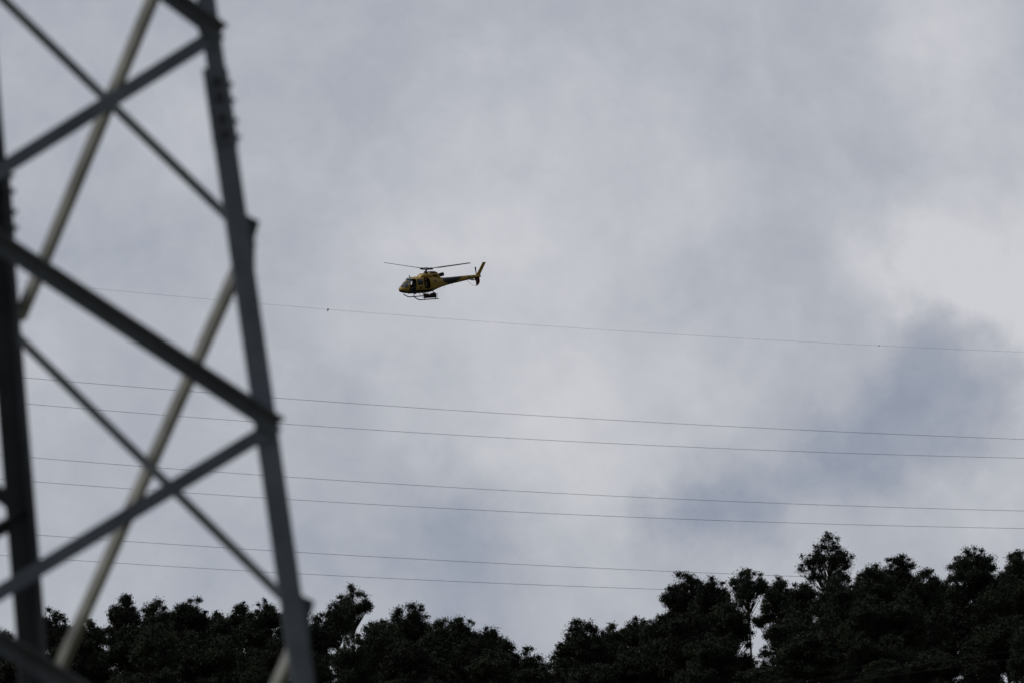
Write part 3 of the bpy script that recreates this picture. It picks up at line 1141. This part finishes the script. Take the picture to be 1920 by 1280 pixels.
def tree(seed, px, ytop, wpx, hpx, depth, dens, label, group=None, shape='dome', cat='tree'):
    rng = np.random.default_rng(seed)
    top = P(px, ytop, depth)
    pxm = depth / FPX
    Rr = wpx * pxm / 2 
    H = hpx * pxm
    gz_ = float(ground_z(top.x, top.y))
    root = empty('eucalyptus_tree', loc=(top.x, top.y, gz_))
    tag(root, label, cat, group)
    hgt = top.z - gz_
    zc0 = hgt - H                                         # crown starts
    # trunk with a slight wander
    nt_ = 14
    tz = np.linspace(-0.3, hgt - 0.35, nt_)
    wx = np.cumsum(rng.normal(size=nt_)) * 0.05
    wy = np.cumsum(rng.normal(size=nt_)) * 0.05
    wx -= wx[-1]
    wy -= wy[-1]
    tp = np.stack([wx, wy, tz], 1)
    tr_ = np.interp(tz, [0, hgt * .6, hgt], [0.15 + 0.004 * hgt, 0.085, 0.015])
    V, F = [], []
    base = tube_np(tp, tr_, 7, V, F, 0)
    trunk = quads_mesh('trunk', np.concatenate(V), np.concatenate(F), M['bark'], root)
    # leaf clumps on a handful of overlapping lobes, each carried by its own limbs
    lobes = []
    if shape == 'umbrella':
        lobes.append((0.0, 0.0, hgt - Rr * .60, Rr * .62, Rr * .58))
        for q in range(5):
            a = 2 * np.pi * q / 5 + rng.random() * .9
            d_ = Rr * (.45 + .2 * rng.random())
            lobes.append((math.cos(a) * d_, math.sin(a) * d_, hgt - Rr * (.85 + .45 * rng.random()), Rr * (.38 + .12 * rng.random()), Rr * .40))
        for q in range(2):
            a = rng.random() * 6.28
            lobes.append((math.cos(a) * Rr * .5, math.sin(a) * Rr * .5, hgt - Rr * (1.5 + .3 * rng.random()), Rr * .30, Rr * .28))
    else:
        top_r = .42 if shape == 'cone' else .74 + .18 * rng.random()
        lobes.append((0.0, 0.0, hgt - Rr * top_r * 1.15, Rr * top_r, Rr * top_r * 1.15))
        for n_, (z0_, z1_), (d0_, d1_), (r0_, r1_) in ((5, (.75, 1.4), (.38, .62), (.40, .60)), (6, (1.4, 2.4), (.55, .90), (.42, .66)),
                                                      (5, (2.5, 3.7), (.60, 1.15), (.42, .70))):
            if z0_ * Rr > H:
                break
            off_ = rng.random() * 6.28
            for q in range(n_):
                a = off_ + 2 * np.pi * q / n_ + rng.normal() * .35
                d_ = Rr * (d0_ + (d1_ - d0_) * rng.random())
                r_ = Rr * (r0_ + (r1_ - r0_) * rng.random())
                lobes.append((math.cos(a) * d_, math.sin(a) * d_, hgt - Rr * (z0_ + (z1_ - z0_) * rng.random()) - r_ * .25, r_, r_ * (.75 + .3 * rng.random())))
    cs, rs = [], []
    for (lx, ly, lz, lr, lh) in lobes:
        for q in range(int(max(7, 26 * dens * lr * (lr * .5 + lh * .5)))):
            d = rng.normal(size=3)
            d /= np.linalg.norm(d)
            if d[2] < -.55 and rng.random() < .75:        # thin underneath
                continue
            g = rng.random() ** .33
            rc = .26 + .26 * rng.random()
            cs.append(np.array([lx, ly, lz]) + d * g * np.maximum(0.05, np.array([lr, lr, lh]) - rc * .5))
            rs.append(rc)
        # loose sprigs break the outline
        for q in range(int(2 + 3 * lr)):
            d = rng.normal(size=3)
            d[2] = abs(d[2]) * 1.2 - .3
            d /= np.linalg.norm(d)
            cs.append(np.array([lx, ly, lz]) + d * np.array([lr, lr, lh]) * (0.90 + .10 * rng.random()))
            rs.append(.20 + .14 * rng.random())
    cs.append(np.array([0, 0, hgt - .26]))
    rs.append(0.28)
    cs, rs = np.array(cs), np.array(rs)
    xoff = np.interp(cs[:, 2], tz, wx)
    yoff = np.interp(cs[:, 2], tz, wy)
    cs[:, 0] += xoff
    cs[:, 1] += yoff
    # limbs from the trunk into the clumps
    V, F = [], []
    base = 0
    for c, rc in zip(cs, rs):
        hor_ = math.hypot(c[0], c[1])
        zs = max(zc0 - 3.0 * rng.random(), c[2] - 0.4 - hor_ * (0.7 + .9 * rng.random()))
        zs = max(zs, hgt * .25)
        s0 = np.array([np.interp(zs, tz, wx), np.interp(zs, tz, wy), zs])
        u = np.linspace(0, 1, 6)[:, None]
        mid = (s0 + c) / 2 + np.array([0, 0, -0.12 * hor_]) + rng.normal(size=3) * .10
        pts = (1 - u) ** 2 * s0 + 2 * u * (1 - u) * mid + u * u * c
        r_ = np.linspace(0.020 + 0.012 * hor_, 0.008, 6)
        base = tube_np(pts, r_, 5, V, F, base)
        for _ in range(3):
            e_ = c + rng.normal(size=3) * rc * .55
            s1 = pts[4]
            base = tube_np(np.stack([s1, (s1 + e_) / 2 + rng.normal(size=3) * .03, e_]), np.array([.010, .008, .004]), 4, V, F, base)
    quads_mesh('limbs', np.concatenate(V), np.concatenate(F), M['bark'], root)
    cnt = np.maximum(10, (400 * (rs / .42) ** 1.8 * min(1.0, dens) * (0.65 + .7 * rng.random(len(rs))))).astype(int)
    v, f = leaves(rng, cs, rs, cnt, 0.110)
    # a few stray leaves over the whole crown break the rim
    quads_mesh('crown', v, f, M['leaf'], root)
    return root


SKY = [
    (8, 1178, 84, 190, 1.1, 'dome', 'low rounded tree at the far left edge, half behind the dark pylon leg'),
    (106, 1140, 74, 190, 1.0, 'dome', 'rounded tree just beyond the dark far pylon leg'),
    (166, 1156, 66, 170, 1.1, 'dome', 'tree crossed by the pale brace, lower than the rounded one beside the far leg'),
    (236, 1116, 60, 190, 1.1, 'cone', 'narrow pointed tree, the spire-shaped one behind the pylon'),
    (300, 1120, 86, 190, 1.1, 'dome', 'broad tree right of the spire-shaped one behind the pylon'),
    (357, 1117, 62, 190, 1.0, 'dome', 'knob-topped tree halfway between the spire-shaped tree and the near pylon leg'),
    (408, 1144, 66, 170, 1.2, 'dome', 'low tree under the thin dark brace behind the pylon'),
    (452, 1128, 72, 190, 1.1, 'cone', 'tree with a small pointed tip left of the near pylon leg'),
    (500, 1126, 62, 190, 1.1, 'dome', 'tree half hidden by the thin brace next to the near pylon leg'),
    (548, 1142, 60, 190, 1.1, 'dome', 'tree standing behind the lower end of the near pylon leg'),
    (596, 1150, 64, 170, 1.0, 'dome', 'small tree right beside the bracket on the near pylon leg'),
    (632, 1128, 44, 150, 0.8, 'dome', 'thin leaning tree against the left flank of the tall airy one'),
    (662, 1095, 78, 130, 0.66, 'umbrella', 'tall airy tree with sky through its crown, first right of the pylon'),
    (716, 1156, 66, 170, 1.0, 'dome', 'tree in the dip between the tall airy one and the broad peaked one'),
    (768, 1127, 92, 190, 1.0, 'dome', 'broad peaked tree, tallest between the airy tree and the gap in the ridge'),
    (822, 1158, 56, 170, 1.0, 'dome', 'small dark tree just right of the broad peaked one'),
    (864, 1151, 70, 170, 0.95, 'dome', 'round headed tree with a loose tuft on its right shoulder'),
    (912, 1169, 62, 180, 0.85, 'dome', 'thin crowned tree on the slope falling towards the gap'),
    (946, 1197, 50, 160, 0.9, 'dome', 'low tree before the last one left of the gap in the ridge'),
    (988, 1210, 78, 150, 1.0, 'dome', 'low rounded tree, last one left of the gap in the ridge'),
    (1088, 1158, 112, 220, 1.05, 'dome', 'big smooth domed tree, first one right of the gap in the ridge'),
    (1148, 1166, 72, 180, 1.1, 'dome', 'lower tree right behind the shoulder of the big smooth dome'),
    (1192, 1151, 74, 190, 1.0, 'dome', 'tree stepping up from the smooth dome towards the high crowns'),
    (1236, 1148, 66, 190, 1.0, 'dome', 'tree leaning on the left flank of the first high crown'),
    (1284, 1070, 88, 200, 0.95, 'dome', 'wide high tree in front of which the lowest power line ends'),
    (1334, 1075, 62, 190, 0.9, 'dome', 'tree squeezed between the wide high one and the bare-stemmed one'),
    (1403, 1061, 78, 130, 0.8, 'umbrella', 'upright tree with a bare stem and a sliver of sky beside it'),
    (1462, 1082, 62, 190, 1.0, 'cone', 'pointed tree right of the bare-stemmed one'),
    (1504, 1090, 50, 180, 0.95, 'dome', 'small rounded tree left of and below the highest crown'),
    (1553, 996, 114, 112, 0.60, 'umbrella', 'highest tree of the ridge, airy umbrella crown on bare limbs'),
    (1570, 1074, 84, 210, 1.15, 'dome', 'dense tree at the foot of the highest airy crown'),
    (1642, 1051, 92, 230, 1.2, 'dome', 'dense flat-topped tree just right of the highest airy crown'),
    (1686, 1039, 80, 230, 1.1, 'dome', 'dense tree with a tufted tip on the right-hand hump'),
    (1733, 1066, 80, 220, 1.2, 'dome', 'dense tree on the right shoulder of the right-hand hump'),
    (1776, 1082, 60, 200, 1.1, 'dome', 'low tree in the notch before the round-headed tree near the right edge'),
    (1828, 1019, 92, 220, 1.1, 'dome', 'tall smooth round-headed tree near the right edge'),
    (1872, 1074, 60, 190, 1.1, 'dome', 'low tree in the notch between the two round heads at right'),
    (1908, 1029, 74, 210, 1.1, 'dome', 'round-headed tree cut by the right edge of the photo'),
]
for k, (px, yt, w, h, dn_, sh, lab) in enumerate(SKY):
    if sh == 'dome':
        w *= 1.22 if px < 560 else 1.12
        if k % 2 and px > 620:
            h = w * 1.2                                    # shorter crowns leave bare stems and chinks of sky below
    tree(100 + k, px, yt, w, h, 650 + 4 * ((k * 7) % 5) - 8, dn_, lab, 'trees along the skyline of the ridge', sh)
skx = np.array([s[0] for s in SKY], float)
sky_ = np.array([s[1] for s in SKY], float)
rf = random.Random(11)
MID = 'dark eucalyptus tree within the black mass of crowns below the skyline'
MIDG = 'trees massed below the skyline'
protos = []


def fill_tree(px, yt, wpx, depth):
    """the first eight are grown, the rest are turned and scaled copies of them with copies of their parts"""
    if len(protos) < 8:
        o = tree(500 + len(protos), px, yt, wpx, (112, 165, 108, 175, 112, 150, 110, 135)[len(protos)], depth,
                 (0.95, 1.05, 0.85, 1.0)[len(protos) % 4], MID, MIDG)
        protos.append((o, wpx, P(px, yt, depth).z - o.location.z))
        return
    src, w0, h0 = protos[rf.randrange(8)]
    top = P(px, yt, depth)
    gz_ = float(ground_z(top.x, top.y))
    o = src.copy()
    COL.objects.link(o)
    o.location = (top.x, top.y, gz_)
    o.rotation_euler = (0, 0, rf.uniform(0, 6.28))
    s_ = wpx / w0
    o.scale = (s_, s_, (top.z - gz_) / h0)
    for ch in src.children:
        c = ch.copy()
        COL.objects.link(c)
        c.parent = o


for row, (off0, off1, step, dep) in enumerate(((38, 85, 58, 637), (105, 165, 80, 627), (180, 245, 170, 617))):
    px = -25 + 17 * row
    while px < 1960:
        near = sky_[np.argsort(np.abs(skx - px))[:3]]
        yt = float(np.median(near)) + rf.uniform(off0, off1)
        if abs(px - 1035) < 34 and yt < 1236:
            yt = 1246
        if abs(px - 1424) < 34 and yt < 1238:
            yt = 1240 + rf.uniform(0, 20)
        if yt < 1330:
            fill_tree(px, yt, rf.uniform(84, 120), dep + rf.uniform(-4, 4))
        px += step * rf.uniform(0.75, 1.25)
for px, yt, w in ((1898, 1150, 104), (1850, 1172, 96)):
    fill_tree(px, yt, w, 630)
